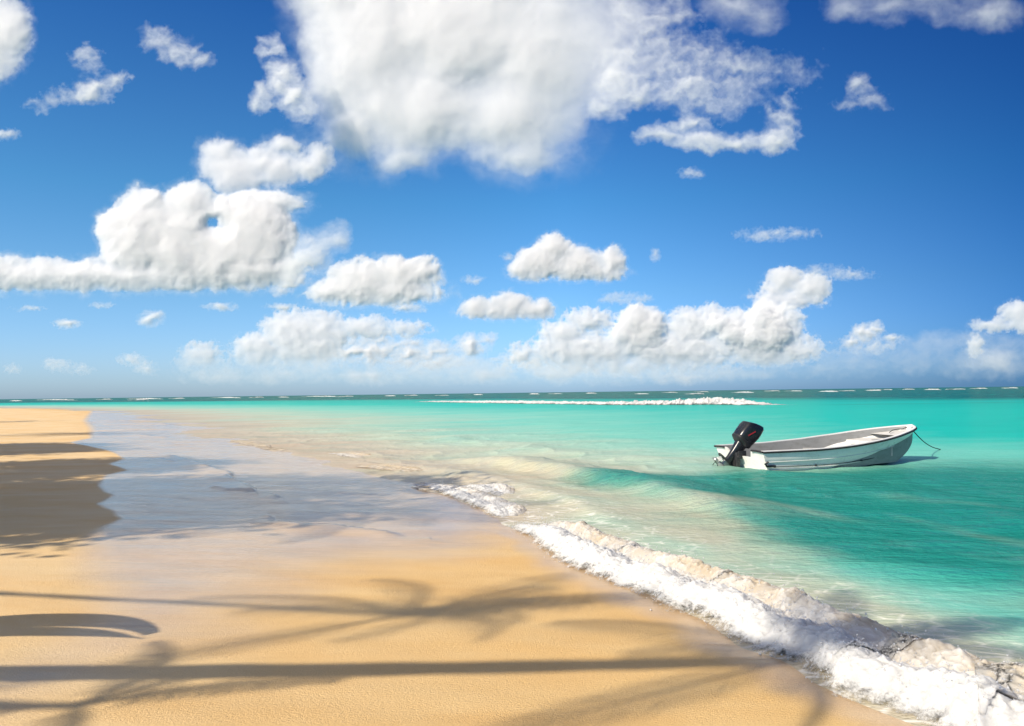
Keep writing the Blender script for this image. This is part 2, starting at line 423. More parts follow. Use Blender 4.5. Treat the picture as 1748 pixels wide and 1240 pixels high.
def shore_n(X, Y):                       # metres seaward of the water's edge (landward negative)
    n = seg_dist(X, Y, SHORE)
    u = X*.55 - Y*.83
    w = np.clip(Y-10.5, 0, 40)/6
    return n + w*(.55*perlin(u*.30, u*0+.5, seed=15) + .38*perlin(u*.85, n*.1, seed=16) + .16*perlin(u*2.1, n*.3, seed=17))*sstep(10.5, 13, Y)

def beach_z(n, X, Y):
    z = np.where(n < 0, np.minimum(-n*.032, .10 + .26*(1-np.exp(n*.04))), -n*.06)
    z = np.maximum(z, -4)
    return z + (.012*perlin(X*.5, Y*.5, seed=5) + .03*perlin(X*.12, Y*.12, seed=6))*sstep(.3, -3, n)

def polar_grid(r0, r1, nr, front, nfront, nback):
    r = np.geomspace(r0, r1, nr)
    a = np.concatenate([np.linspace(-front, front, nfront), np.linspace(front, 360-front, nback+2)[1:-1]])
    A, Rr = np.meshgrid(R(1)*a, r, indexing='ij')
    X, Y = Rr*np.sin(A), Rr*np.cos(A)
    na = len(a); i = np.arange(na*nr).reshape(na, nr); j = np.roll(i, -1, 0)
    F = np.stack([i[:, :-1], i[:, 1:], j[:, 1:], j[:, :-1]], -1).reshape(-1, 4)[:, ::-1]
    return X, Y, Rr, F

# ------------------------------------------------------------------ sand
WET_L = gp([(140,688),(155,697),(150,705),(137,720),(146,735),(151,751),(117,760),(165,770),(192,777),(208,788),(184,798),(214,810),(178,818),(165,837),(172,848),(189,857),(161,872),(192,887),(199,899),(175,911),(158,932),(137,969),(148,1003),(178,1017),(172,1065),(96,1123),(-60,1190),(-300,1300)])
WET_B = gp([(1000,860),(870,915),(760,945),(620,962),(540,985),(480,1030),(380,1090),(250,1130),(96,1180),(-100,1260)])
EDGES = [(gp([(472,891),(482,897),(520,901),(565,899),(612,906),(650,908),(700,913)]), .040),
         (gp([(278,781),(300,782),(319,788),(340,794),(371,805),(398,812),(388,819),(405,827),(422,834),(434,846)]), .044),
         (gp([(434,846),(400,845),(384,842),(353,836)]), .028),
         (gp([(245,792),(270,786),(300,793)]), .028),
         (gp([(271,813),(323,817),(378,818),(400,822)]), .024),
         (gp([(434,846),(470,850),(480,856)]), .032),
         (gp([(470,830),(540,836),(620,838)]), .020), (gp([(220,742),(300,746),(380,744)]), .032), (gp([(260,722),(330,727),(420,726)]), .02)]

X, Y, Rr, F = polar_grid(.6, 420, 620, 44, 760, 80)
n = shore_n(X, Y)
Z = beach_z(n, X, Y)
wl = -seg_dist(X, Y, WET_L) + .05*fbm(X*1.6, Y*1.6, seed=31, octaves=3)*sstep(25, 6, Rr)
wb = seg_dist(X, Y, WET_B)                      # positive towards the sea side of the lower edge
wet = sstep(-.02 - .25*sstep(9.5, 8, Y), .10 + .35*sstep(9.5, 7, Y) + .5*sstep(26, 40, Y), wl)*sstep(-.7, 1.3, wb + .35*fbm(X*.8, Y*2.0, seed=33, octaves=4))
fringe = sstep(-.42, -.05, n + .16*fbm(X*1.5, Y*1.5, seed=36, octaves=3))*sstep(12, 10, Y)
wet = np.maximum(wet, .75*fringe)
film = sstep(0, .05, wl)
for P, hgt in EDGES:
    P = resample(P, 40, 1)
    d = seg_dist(X + .05*perlin(X*3, Y*3, seed=41), Y + .05*perlin(X*3, Y*3, seed=42), P)
    ends = np.minimum(np.hypot(X-P[0][0], Y-P[0][1]), np.hypot(X-P[-1][0], Y-P[-1][1]))
    Z = Z + hgt*sstep(0, .35, ends)*np.where(d < 0, np.exp(-(d/.05)**2), np.exp(-(d/.35)**2))
lip_shade = np.zeros_like(X)  # mask for the painted shade along the steep swash lips
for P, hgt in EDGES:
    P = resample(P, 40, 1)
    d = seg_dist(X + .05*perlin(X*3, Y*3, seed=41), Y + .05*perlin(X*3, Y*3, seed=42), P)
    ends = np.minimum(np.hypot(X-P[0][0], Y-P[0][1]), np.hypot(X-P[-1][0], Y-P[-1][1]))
    lip_shade = np.maximum(lip_shade, sstep(0, .3, ends)*np.exp(-(d/np.maximum(.045, .004*Rr))**2)*sstep(.2, .8, hgt/.05 + .3*perlin(X*2, Y*2, seed=43)))
damp = sstep(-6.5, -.3, n + .5*fbm(X*.4, Y*.4, seed=35, octaves=3))
# low ripple marks left by the backwash, running along the shore
rip = perlin(X*1.1 + .3*Y, Y*3.2, seed=37)*.006 + perlin(X*.5, Y*1.5, seed=38)*.012
Z = Z + rip*sstep(60, 10, Rr)*sstep(.5, -1, n)
t = NT('sand')
p = t.pos()
wetA, dampA = t.attr('wet'), t.attr('damp')
grain = t.noise(p, 420, 2, .7); grit = t.noise(p, 95, 4, .65)
mott = t.noise(t.mapping(p, (.6, 1.8, 1)), 1.4, 6, .6)
dry = t.mix(t.ramp(mott, .3, .7), (.74,.57,.345), (.70,.52,.29))
dmp = t.mix(t.ramp(mott, .3, .7), (.74,.51,.225), (.69,.45,.18))
wetc = t.mix(t.ramp(mott, .3, .7), (.57,.435,.32), (.48,.36,.26))
c = t.mix(dampA, dry, dmp)
broad = t.noise(t.mapping(p, (.5, 1.3, 1)), .8, 5, .6)
c = t.mix(t.ramp(broad, .35, .7, 0, .55), c, (.66,.385,.125))
c = t.mix(t.math('MULTIPLY', wetA, .8), c, wetc)
c = t.mix(t.ramp(grain, .35, .7, 0, .22), c, (.22,.14,.07))
c = t.mix(t.ramp(grit, .58, .75, 0, .35), c, (.78,.62,.40))
c = t.mix(t.math('MULTIPLY', t.attr('lip_shade'), t.ramp(grit, .3, .6, .4, .9)), c, (.10,.07,.045))  # shade of the lip faces mixed into the sand colour as a dark line
streak = t.noise(t.mapping(p, (.8, 7, 1), (0, 0, R(8))), 2.2, 5, .6)
h = t.math('ADD', t.math('MULTIPLY', grain, .18), t.math('ADD', grit, t.math('MULTIPLY', t.noise(t.mapping(p, (14, 34, 14), (0, 0, R(-25))), 2.6, 5, .7), 1.5)))
nb = t.bump(h, .6, .011)
nb2 = t.bump(t.math('ADD', streak, t.math('MULTIPLY', t.noise(t.mapping(p, (3, 16, 3)), 2.0, 3), .5)), .35, .012)
b = t.bsdf(c, t.math('SUBTRACT', .8, t.math('MULTIPLY', dampA, .22)), nb)
b.inputs['Specular IOR Level'].default_value = .3
t.set(b.inputs['Coat Weight'], t.math('MULTIPLY', wetA, t.ramp(streak, .25, .6, .45, .95)))
t.set(b.inputs['Coat Roughness'], .09); b.inputs['Coat IOR'].default_value = 1.36; t.link(nb2, b.inputs['Coat Normal'])
o = np_mesh('beach', np.stack([X, Y, Z], -1).reshape(-1, 3), F, t.done(b), attrs={'wet': wet, 'damp': damp, 'lip_shade': lip_shade})
tag(o, kind='structure')
# cap under the viewer
# ------------------------------------------------------------------ sea
XS, YS, RS, FS = polar_grid(1.6, 30000, 950, 42, 1000, 90)
n = shore_n(XS, YS)
u = XS*.55 + YS*-.83; v = XS*.83 + YS*.55          # u: along the shore, v: out to sea
def sea_z(X, Y, n, r=None):
    r = np.hypot(X, Y) if r is None else r
    u = X*.55 - Y*.83
    fade = sstep(.2, 3, n)
    z = np.zeros_like(X)
    for wlen, amp, sd in ((.55, .010, 1), (1.1, .022, 2), (2.3, .034, 3), (5.0, .035, 4)):
        a = amp*sstep(wlen*60, wlen*22, r)
        z = z + a*(perlin(X/wlen*.8 + .3*Y/wlen, Y/wlen*1.7, seed=60+sd))*(.35+.65*fade)
    sw = sstep(10, 13, Y)*sstep(-.2, .6, n)*sstep(16, 5, n)*sstep(60, 25, r)
    for k_, (fu, fn, am) in enumerate(((.22, .62, .034), (.5, 1.3, .014), (.9, 2.6, .005))):
        q_ = 1-np.abs(perlin(u*fu + .8*perlin(u*.3, n*.3, seed=93), (n + .35*perlin(u*.4, n*0, seed=94))*fn, seed=90+k_))*2.2
        z = z + sw*am*np.clip(q_, 0, 1)**3
    far = sstep(60, 160, n)
    z = z + far*.22*perlin(X/9, Y/5, seed=70)*sstep(1500, 500, r)
    # swell rising to break: second ridge behind the shore break, low ridges beyond
    off = .35*perlin(u*.28, u*0, seed=71)
    m2 = sstep(-17, -14, u)*sstep(-4.5, -9, u)
    c2 = n - 3.3 - off
    z = z + .20*m2*np.exp(-np.where(c2 < 0, (c2/.38)**2, (c2/.95)**2))
    c3 = n - 6.6 - 1.5*off
    z = z + .07*sstep(6, -12, u)*sstep(-40, -20, u)*np.exp(-(c3/.7)**2)
    c4 = n - 1.5 - off*.4
    z = z + .07*sstep(-6, -9, u)*sstep(-24, -12, u)*np.exp(-np.where(c4 < 0, (c4/.22)**2, (c4/.5)**2))
    return z*1.0 - .03*sstep(.2, -.6, n)
ZS = sea_z(XS, YS, n, RS)
nz = fbm(XS*.22, YS*.42, seed=80, octaves=4)
ysoft = YS + 2.2*fbm(XS*.16, YS*.3, seed=81, octaves=3)
wscale = 1.0 + 5.0*sstep(9.5, 17, ysoft) + 5*sstep(25, 60, YS)
q = np.clip((n + .9*nz*np.clip(wscale*.4, .3, 3))/wscale, 0, 12)
deep = sstep(1.6, 3.4, n + .8*nz)*sstep(17.5, 13.2, ysoft - .10*XS)*sstep(-2.5, 1.5, XS + 2*nz)
reef = sstep(75, 130, n + 30*fbm(XS*.006, YS*.02, seed=83, octaves=4))
streaks = sstep(.25, .6, fbm(XS*.02, YS*.12, seed=84, octaves=4))*sstep(30, 55, n)*sstep(.1, .3, XS/np.maximum(RS, 1))
murk = sstep(-.1, .7, fbm(u*.22 + .15*v, v*.42, seed=85, octaves=4, gain=.45) + .55*sstep(3.0, .8, n) + .0 - .3*sstep(3, 8, n))*sstep(10, 4, n)*sstep(24, 12, YS)
foamy = sstep(2.6, .7, n)*sstep(-1.0, .2, n)*sstep(16, 10, YS)
t = NT('sea_water')
p = t.pos()
qA, deepA, reefA, murkA, foamA = t.attr('shelf'), t.attr('deep'), t.attr('reef'), t.attr('murk'), t.attr('foamy')
r1 = t.n('ShaderNodeValToRGB'); t.link(t.math('MULTIPLY', qA, 1/6.0), r1.inputs[0])
stops(r1, [(0.0, (.52,.40,.27)), (.07, (.52,.455,.33)), (.16, (.42,.52,.40)), (.34, (.185,.54,.43)), (.62, (.006,.455,.37)), (1.0, (.0,.40,.33))])
c = t.mix(t.math('MULTIPLY', deepA, .95), r1.outputs[0], (.012,.20,.16))
c = t.mix(t.math('MULTIPLY', murkA, .85), c, (.50,.43,.31))
c = t.mix(t.attr('streaks'), c, (.015,.22,.19))
c = t.mix(reefA, c, (.003,.105,.088))
var = t.noise(t.mapping(p, (.25, .9, 1)), .9, 5, .6)
c = t.mix(t.ramp(var, .4, .75, 0, .25), c, (.008,.30,.24), 'MIX')
# lace of old foam drifting behind the break
lw = t.n('ShaderNodeTexVoronoi', feature='DISTANCE_TO_EDGE'); t.link(t.mapping(t.math('ADD', 0, 0) and p, (2.4, 4.2, 1)), lw.inputs['Vector']); lw.inputs['Scale'].default_value = 1.6
lace = t.math('MULTIPLY', t.ramp(lw.outputs['Distance'], .0, .13, 1, 0), t.ramp(t.noise(p, 3.2, 5, .65), .42, .62))
lace = t.math('MULTIPLY', lace, foamA)
c = t.mix(t.math('MULTIPLY', lace, .7), c, (.80,.78,.74))
h1 = t.noise(t.mapping(p, (.75, 1.6, 1), (0, 0, R(12))), 1.7, 6, .62)
h2 = t.noise(t.mapping(p, (.8, 1.5, 1), (0, 0, R(-20))), 7.0, 4, .6)
nb = t.bump(t.math('ADD', h1, t.math('MULTIPLY', h2, .34)), t.ramp(deepA, 0, 1, .5, 1.0), .12)
dif = t.n('ShaderNodeBsdfDiffuse'); t.set(dif.inputs[0], c); t.link(nb, dif.inputs['Normal'])
gl = t.n('ShaderNodeBsdfGlossy'); gl.inputs['Roughness'].default_value = .10; t.link(nb, gl.inputs['Normal'])
fr = t.n('ShaderNodeFresnel'); fr.inputs['IOR'].default_value = 1.33; t.link(nb, fr.inputs['Normal'])
mx = t.n('ShaderNodeMixShader'); t.link(t.math('MULTIPLY', t.math('MINIMUM', fr.outputs[0], t.ramp(qA, .1, .9, .36, .24)), t.math('SUBTRACT', 1, t.math('MULTIPLY', lace, .8))), mx.inputs[0])
t.link(dif.outputs[0], mx.inputs[1]); t.link(gl.outputs[0], mx.inputs[2])
o = np_mesh('sea', np.stack([XS, YS, ZS], -1).reshape(-1, 3), FS, t.done(mx), attrs={'shelf': q, 'deep': deep, 'reef': reef, 'murk': murk, 'foamy': foamy, 'streaks': streaks*.6})
tag(o, kind='structure')

# ------------------------------------------------------------------ breaking waves
def foam_mat():
    t = NT('sea_foam'); p = t.pos()
    s = t.attr('sandy'); k = t.noise(p, 7, 5, .65)
    c = t.mix(t.math('MULTIPLY', s, t.ramp(k, .25, .6, .55, 1.0)), (.51,.51,.505), (.40,.325,.225))
    nb = t.bump(t.math('ADD', t.noise(p, 38, 5, .7), t.math('MULTIPLY', t.noise(p, 130, 3, .7), .3)), .4, .014)
    b = t.bsdf(c, .7, nb); b.inputs['Specular IOR Level'].default_value = .25
    b.inputs['Subsurface Weight'].default_value = 1.0; b.inputs['Subsurface Radius'].default_value = (1, .97, .93); b.inputs['Subsurface Scale'].default_value = .085
    cov = t.attr('cover')
    holes = t.math('ADD', t.math('MULTIPLY', t.noise(p, 16, 6, .68), .65), t.math('MULTIPLY', t.noise(p, 60, 4, .7), .35))
    al = t.ramp(t.math('SUBTRACT', t.math('ADD', holes, t.math('MULTIPLY', cov, .75)), .60), -.10, .24)
    tp = t.n('ShaderNodeBsdfTransparent'); mx = t.n('ShaderNodeMixShader'); t.link(al, mx.inputs[0])
    t.link(tp.outputs[0], mx.inputs[1]); t.link(b.outputs[0], mx.inputs[2])
    return t.done(mx)
FOAM = foam_mat()

def ico():
    g = (1+5**.5)/2
    v = np.array([[-1,g,0],[1,g,0],[-1,-g,0],[1,-g,0],[0,-1,g],[0,1,g],[0,-1,-g],[0,1,-g],[g,0,-1],[g,0,1],[-g,0,-1],[-g,0,1]], float)
    v /= np.linalg.norm(v[0])
    f = np.array([[0,11,5],[0,5,1],[0,1,7],[0,7,10],[0,10,11],[1,5,9],[5,11,4],[11,10,2],[10,7,6],[7,1,8],[3,9,4],[3,4,2],[3,2,6],[3,6,8],[3,8,9],[4,9,5],[2,4,11],[6,2,10],[8,6,7],[9,8,1]])
    return v, f

def breaker(label, line, width, height, ns, nt, seed=1, rough=.06, lobe=.12, sand=(.55, 1.2), spray=0, back=.9, group=None, hprof=None, wet_edge=.0, taper=(.12, .12), dscale=1.0, gaps=False, cov=1.0):
    """line runs with the land on its left; the roller stands to its right"""
    P = resample(line, ns, 6)
    T = np.gradient(P, axis=0); T /= np.linalg.norm(T, axis=1)[:, None]
    N = np.stack([T[:, 1], -T[:, 0]], -1)
    s = np.r_[0, np.cumsum(np.linalg.norm(np.diff(P, axis=0), axis=1))]
    q = np.linspace(0, 1, nt)
    S, Q = np.meshgrid(s, q, indexing='ij')
    e = np.clip(np.minimum(s/(s[-1]*taper[0]+1e-6), (s[-1]-s)/(s[-1]*taper[1]+1e-6)), 0, 1); e = e*e*(3-2*e)
    hp = np.ones(ns) if hprof is None else np.interp(s/s[-1], *zip(*hprof))
    amp = (hp*e)[:, None]
    if gaps: amp = amp*sstep(-.45, .25, fbm(s/(dscale*1.4), s*0+4, seed=seed+3, octaves=4))[:, None]
    lob = lobe*(np.abs(perlin(s/ (dscale*.9), s*0, seed=seed))*1.6 + .6*np.abs(perlin(s/(dscale*.33), s*0+3, seed=seed+1)) + .35*perlin(s/(dscale*.1), s*0+9, seed=seed+2))
    O = (lob[:, None] - lobe*.45)*(1-Q)**2 + Q*width*(.55+.45*amp)*(1+.18*perlin(s/dscale, s*0+5, seed=seed+4)[:, None])
    Xp = P[:, 0, None] + N[:, 0, None]*O; Yp = P[:, 1, None] + N[:, 1, None]*O
    c1 = .26 + .08*perlin(s/(dscale*.8), s*0+1, seed=seed+5)[:, None]
    c2 = .62 + .08*perlin(s/(dscale*.7), s*0+2, seed=seed+6)[:, None]
    prof = np.maximum(.86*np.exp(-np.where(Q < c1, ((Q-c1)/.14)**2, ((Q-c1)/.22)**2)), back*np.exp(-((Q-c2)/.17)**2))
    edge = sstep(0, .10, Q)*sstep(1, .8, Q)
    base = np.maximum(beach_z(shore_n(Xp, Yp), Xp, Yp), -.02) if wet_edge else 0*Xp
    H = height*amp*prof*edge*(1 + .35*perlin(S/(dscale*.55), Q*2, seed=seed+7))
    w = dscale
    disp = (fbm(Xp/(w*.34), Yp/(w*.34), H/(w*.25), seed=seed+8, octaves=3, mode='ridge')*.9
            + fbm(Xp/(w*.09), Yp/(w*.09), H/(w*.09), seed=seed+9, octaves=5, gain=.54, mode='billow')*.6)
    A = rough*amp*edge
    slope = sstep(c1+.05, 0, Q)
    Z = base + H + A*np.clip(disp+.25, -.12, 2)*(1-.3*slope) - .03*(1-sstep(0, .06, Q)) - .10*sstep(.8, 1, Q) - .04*(1-e)[:, None]
    k = fbm(Xp/(w*.16)+9, Yp/(w*.16), seed=seed+12, octaves=4)*rough*.5*edge*amp
    Xp = Xp - N[:, 0, None]*k*(.4+slope); Yp = Yp - N[:, 1, None]*k*(.4+slope)
    V = np.stack([Xp, Yp, Z], -1).reshape(-1, 3)
    sandy = sstep(sand[0], sand[1], Q + .22*fbm(Xp/(w*.5), Yp/(w*.5), seed=seed+14, octaves=4) + .12*disp*-1)
    F = grid_faces(ns, nt)[:, ::-1]
    cover = sstep(0, .26, Q)*sstep(1, .9, Q)*np.clip(amp*1.25, 0, 1)*cov
    o = np_mesh('breaking_wave', V, F, FOAM, attrs={'sandy': sandy, 'cover': cover})
    tag(o, label, 'wave', group)
    if spray:
        rng = np.random.default_rng(seed); iv, jf = ico()
        i = rng.integers(2, ns-2, spray); j = (rng.beta(2.0, 2.6, spray)*nt*.8).astype(int)
        c = V.reshape(ns, nt, 3)[i, j]
        keep = amp[i, 0] > .25; c, i, j = c[keep], i[keep], j[keep]
        m = len(c)
        up = rng.exponential(.022, m)*dscale*(1 + 1.2*(perlin(c[:, 0]*1.5, c[:, 1]*1.5, seed=seed+20) > .2))
        front = np.abs(rng.normal(0, .03, m))*dscale*(j < nt*.2)
        c = c + np.stack([-N[i, 0]*front + rng.normal(0, .012, m), -N[i, 1]*front + rng.normal(0, .012, m), up + .003], -1)
        rad = np.clip(rng.lognormal(-5.75, .45, m), .0012, .008)*dscale
        SV = (c[:, None, :] + iv[None]*rad[:, None, None]).reshape(-1, 3)
        SF = (jf[None] + (np.arange(m)*12)[:, None, None]).reshape(-1, 3)
        so_ = np_mesh('spray', SV, SF, FOAM, o, attrs={'sandy': np.repeat(.25*(j > nt*.5), 12), 'cover': np.ones(m*12)})
        so_['kind'] = 'stuff'
    return o

i0 = 2
shore_front = SHORE[2:17]
breaker('long white foaming shore break tumbling onto the sand, foreground to middle', shore_front, 1.25, .21, 1500, 190, seed=101,
        rough=.044, lobe=.22, sand=(.25, .8), spray=9000, wet_edge=1, taper=(.05, .10),
        hprof=[(0, 1), (.3, 1.1), (.45, 1.15), (.6, 1.0), (.75, .9), (.9, .75), (1, .6)])
breaker('small glassy curl of white water just past the end of the long shore break', gp([(872,852),(842,845),(812,838),(784,829),(760,818)]), 1.0, .075, 340, 110, seed=121, rough=.03, lobe=.12, sand=(.4, 1.0), spray=1100, taper=(.5, .5), dscale=.7, cov=.42)
breaker('cream coloured little breaker on the shallows, left of the glassy curl', gp([(745,809),(690,804),(635,799),(570,789)]), 1.2, .05, 300, 80, seed=131, rough=.018, lobe=.10, sand=(-.6, .4), taper=(.45, .4), dscale=.7, cov=.44)
breaker('small pale breaker farthest up the beach, beyond the cream coloured one', gp([(628,783),(582,777),(530,770)]), 1.1, .06, 240, 80, seed=141, rough=.02, lobe=.10, sand=(-.2, .7), taper=(.45, .45), dscale=.7, cov=.44)
breaker('low cream ripple of foam in front of the glassy curl', gp([(765,842),(718,834),(665,824)]), .6, .035, 200, 60, seed=151, rough=.015, lobe=.07, sand=(-.4, .4), taper=(.45, .45), cov=.42)
breaker('thin line of cream wash trailing up the beach past the little breakers', gp([(520,781),(450,766),(390,752),(330,741)]), .9, .03, 300, 60, seed=155, rough=.015, lobe=.12, sand=(-.6, .3), taper=(.3, .4), dscale=.8, cov=.40, gaps=True)
breaker('low white wavelet line carrying the long shore break on up the beach', gp([(850,884),(812,862),(770,845),(715,826),(655,812)]), .8, .06, 420, 90, seed=181, rough=.03, lobe=.14, sand=(.3, 1.1), spray=900, taper=(.15, .5), dscale=.8, cov=.55)
breaker('tuft of white foam on murky water behind the long shore break', gp([(1030,874),(985,868),(942,860)]), .55, .035, 220, 70, seed=161, rough=.02, lobe=.08, sand=(.1, .8), taper=(.45, .45), cov=.44, dscale=.6)
breaker('long thin line of white breakers beyond the boat', gp([(1400,691),(1300,692),(1200,691.5),(1060,692),(950,690.5),(850,689),(740,687),(690,686.5)], 0), 5, .36, 2200, 40, seed=171,
        rough=.34, lobe=.8, sand=(1.5, 2), taper=(.12, .12), dscale=3.5, hprof=[(0, .6), (.08, .8), (.13, 1.5), (.18, 1.0), (.26, .7), (.4, .65), (.55, .8), (.7, .55), (1, .3)])
caps = [(1262,670.2,70,.5),(1404,668.6,56,.55),(1481,666.6,40,.45),(1583,665.2,52,.45),(1668,663.2,22,.3),(1545,664,26,.3),(1722,661.8,16,.3),(1196,668.2,18,.3),(1316,666.5,14,.3),
        (1141,670,20,.3),(1003,671.4,30,.4),(1085,672.3,34,.3),(906,672,26,.4),(811,672.6,26,.45),(752,674.8,12,.2),(700,674,10,.35),(660,675.8,40,.35),(560,676.2,120,.5),(478,677.6,30,.3),(436,677.0,14,.35),
        (392,677.6,96,.5),(300,679.6,20,.3),(255,680.0,110,.45),(176,681.6,18,.3),(105,682.3,120,.4),(20,684.2,30,.3),(1440,667.2,12,.25),(1628,664.4,10,.25),(1352,667.4,26,.3),(232,682.6,18,.3),(946,670.8,10,.25),(1178,672.4,22,.3),(590,674.9,12,.25),(1508,665.2,10,.25)]
for k, (px, py, w, h) in enumerate(caps):
    hz = 682 - 22*px/1748
    py = max(py + .6, hz + 2.6)
    L = gp([(px+w/2, py), (px+w/5, py+.3), (px-w/6, py-.1), (px-w/2, py+.1)], 0)
    dist = float(np.hypot(*L[1]))
    hh = h*dist/300*.62
    breaker('small whitecap breaking far out towards the horizon', L, min(8, dist*.02), hh, 90, 14, seed=200+k, rough=hh*1.0, lobe=1, sand=(1.5, 2), taper=(.45, .35), dscale=dist*.008, gaps=w > 24, group='whitecaps along the horizon')
# ------------------------------------------------------------------ the moored boat
def simple(name, color, rough=.5, spec=.5, dirt=None, metal=0.0, bumpy=0.0):
    t = NT(name); p = t.n('ShaderNodeTexCoord').outputs['Object']
    c = (*color, 1)
    if dirt: c = t.mix(t.ramp(t.noise(t.mapping(p, (1.2, 3, 3)), 3.0, 6, .65), .45, .75, 0, dirt[1]), (*color, 1), (*dirt[0], 1))
    nb = t.bump(t.noise(p, 30, 4, .6), bumpy, .01) if bumpy else None
    rr = t.ramp(t.noise(p, 9, 4), .3, .7, rough*.8, min(1, rough*1.25))
    b = t.bsdf(c, rr, nb); b.inputs['Specular IOR Level'].default_value = spec; b.inputs['Metallic'].default_value = metal
    return t.done(b)
M_HULL = simple('white_gelcoat', (.72,.71,.69), .32, .45, ((.50,.48,.42), .55))
M_CAP = simple('white_gunwale_paint', (.70,.69,.675), .4, .4, ((.5,.48,.44), .4))
M_LINER = simple('grey_deck_paint', (.25,.255,.255), .6, .3, ((.16,.16,.15), .6), bumpy=.15)
M_DECK = simple('worn_white_deck', (.56,.55,.53), .5, .35, ((.4,.37,.32), .5))
M_RUB = simple('black_rubber', (.018,.018,.02), .55, .35)
M_COWL = simple('black_motor_paint', (.012,.013,.017), .28, .5, ((.03,.03,.032), .5))
M_MTL = simple('worn_motor_metal', (.33,.34,.33), .4, .5, ((.08,.08,.08), .7), metal=.5)
M_DARKMTL = simple('dark_bracket_metal', (.02,.021,.024), .42, .4, ((.06,.055,.05), .5))
M_RED = simple('red_decal', (.28,.015,.025), .35, .4)
M_ROPE = simple('dark_rope', (.025,.028,.03), .85, .2)
M_SILVER = simple('faded_decal', (.25,.25,.27), .35, .4)

class MB:
    def __init__(self): self.v, self.f3, self.f4, self.n = [], [], [], 0
    def add(self, v, f):
        v = np.asarray(v, float); f = np.asarray(f, int)
        (self.f4 if f.shape[1] == 4 else self.f3).append(f + self.n); self.v.append(v); self.n += len(v); return self
    def loft(self, rings, cap0=True, cap1=True, closed=True):
        rings = np.asarray(rings, float); m, k = rings.shape[:2]
        i = np.arange(m*k).reshape(m, k); j = np.roll(i, -1, 1) if closed else None
        if closed: F = np.stack([i[:-1], i[1:], j[1:], j[:-1]], -1).reshape(-1, 4)
        else: F = np.stack([i[:-1, :-1], i[1:, :-1], i[1:, 1:], i[:-1, 1:]], -1).reshape(-1, 4)
        self.add(rings.reshape(-1, 3), F)
        if closed:
            for on, ring, rev in ((cap0, rings[0], False), (cap1, rings[-1], True)):
                if on:
                    c = ring.mean(0); v = np.vstack([ring, c]); a = np.arange(k); b = np.roll(a, -1)
                    t = np.stack([a, b, np.full(k, k)], -1); self.add(v, t[:, ::-1] if rev else t)
        return self
    def tube(self, pts, r, k=8):
        pts = np.asarray(pts, float); r = np.broadcast_to(r, len(pts)); T = np.gradient(pts, axis=0)
        T /= np.linalg.norm(T, axis=1)[:, None] + 1e-12
        up = np.array([0, 0, 1.0]); rings = []
        for p_, t_, r_ in zip(pts, T, r):
            a = np.cross(t_, up if abs(t_[2]) < .95 else np.array([1.0, 0, 0])); a /= np.linalg.norm(a); b = np.cross(t_, a)
            th = np.linspace(0, 2*np.pi, k, endpoint=False)
            rings.append(p_ + r_*(np.cos(th)[:, None]*a + np.sin(th)[:, None]*b))
        return self.loft(rings)
    def box(self, c, s, rot=None, bev=.0):
        b = bmesh.new(); bmesh.ops.create_cube(b, size=1)
        for v in b.verts: v.co = Vector((v.co.x*s[0], v.co.y*s[1], v.co.z*s[2]))
        if bev: bmesh.ops.bevel(b, geom=b.edges[:], offset=bev, segments=2, affect='EDGES', profile=.6)
        bmesh.ops.triangulate(b, faces=b.faces[:])
        b.verts.ensure_lookup_table()
        v = np.array([v.co[:] for v in b.verts]); f = np.array([[q.index for q in p.verts] for p in b.faces]); b.free()
        if rot is not None: v = v @ np.array(rot).T
        return self.add(v + np.array(c), f)
    def build(self, name, mat, parent=None, smooth=True):
        o = np_mesh(name, np.vstack(self.v), [np.vstack(q) for q in (self.f3, self.f4) if q], mat, parent, smooth)
        bm = bmesh.new(); bm.from_mesh(o.data); bmesh.ops.remove_doubles(bm, verts=bm.verts, dist=1e-5)
        bmesh.ops.recalc_face_normals(bm, faces=bm.faces); bm.to_mesh(o.data); bm.free()
        if smooth:
            try: o.data.set_sharp_from_angle(angle=R(38))
            except Exception: pass
        return o

BOAT_RZ = 20.5
boat = empty('motor_boat', (5.02, 16.0, -.03), R(BOAT_RZ))
boat.rotation_euler = (R(1.0), R(-0.4), R(BOAT_RZ))
tag(boat, 'open white fibreglass skiff with black rub rail, moored beyond the surf', 'boat')
def I(x, pts): a = np.array(pts, float); return np.interp(x, a[:, 0], a[:, 1])
def smoothI(x, pts):
    a = np.array(pts, float); xx = np.linspace(a[0, 0], a[-1, 0], 200); yy = np.interp(xx, a[:, 0], a[:, 1])
    for _ in range(60): yy[1:-1] = .25*yy[:-2] + .5*yy[1:-1] + .25*yy[2:]
    return np.interp(x, xx, yy)
LB = 4.80
def beam(x): return smoothI(x, [(0,.80),(.8,.88),(1.8,.92),(2.8,.87),(3.6,.73),(4.2,.52),(4.6,.30),(4.8,.155),(LB,.0)])
def sheer(x): return smoothI(x, [(0,.475),(1.2,.475),(2.2,.52),(3.2,.61),(4.1,.72),(4.6,.775),(LB,.81)])
def chine_b(x): return smoothI(x, [(0,.72),(1.5,.76),(2.8,.64),(3.5,.45),(4.1,.22),(4.5,.08),(LB,.0)])
def chine_z(x): return smoothI(x, [(0,-.06),(1.5,-.05),(2.6,.0),(3.5,.12),(4.1,.27),(4.6,.48),(LB,.77)])
def keel_z(x): return smoothI(x, [(0,-.24),(2,-.25),(3,-.2),(3.7,-.05),(4.2,.14),(4.6,.36),(4.8,.58),(LB,.79)])
def rake(z): return -.20*(z+.05)/.5                 # the transom leans aft towards its top
xs = np.r_[np.linspace(0, 4.2, 44), np.linspace(4.25, LB, 26)]
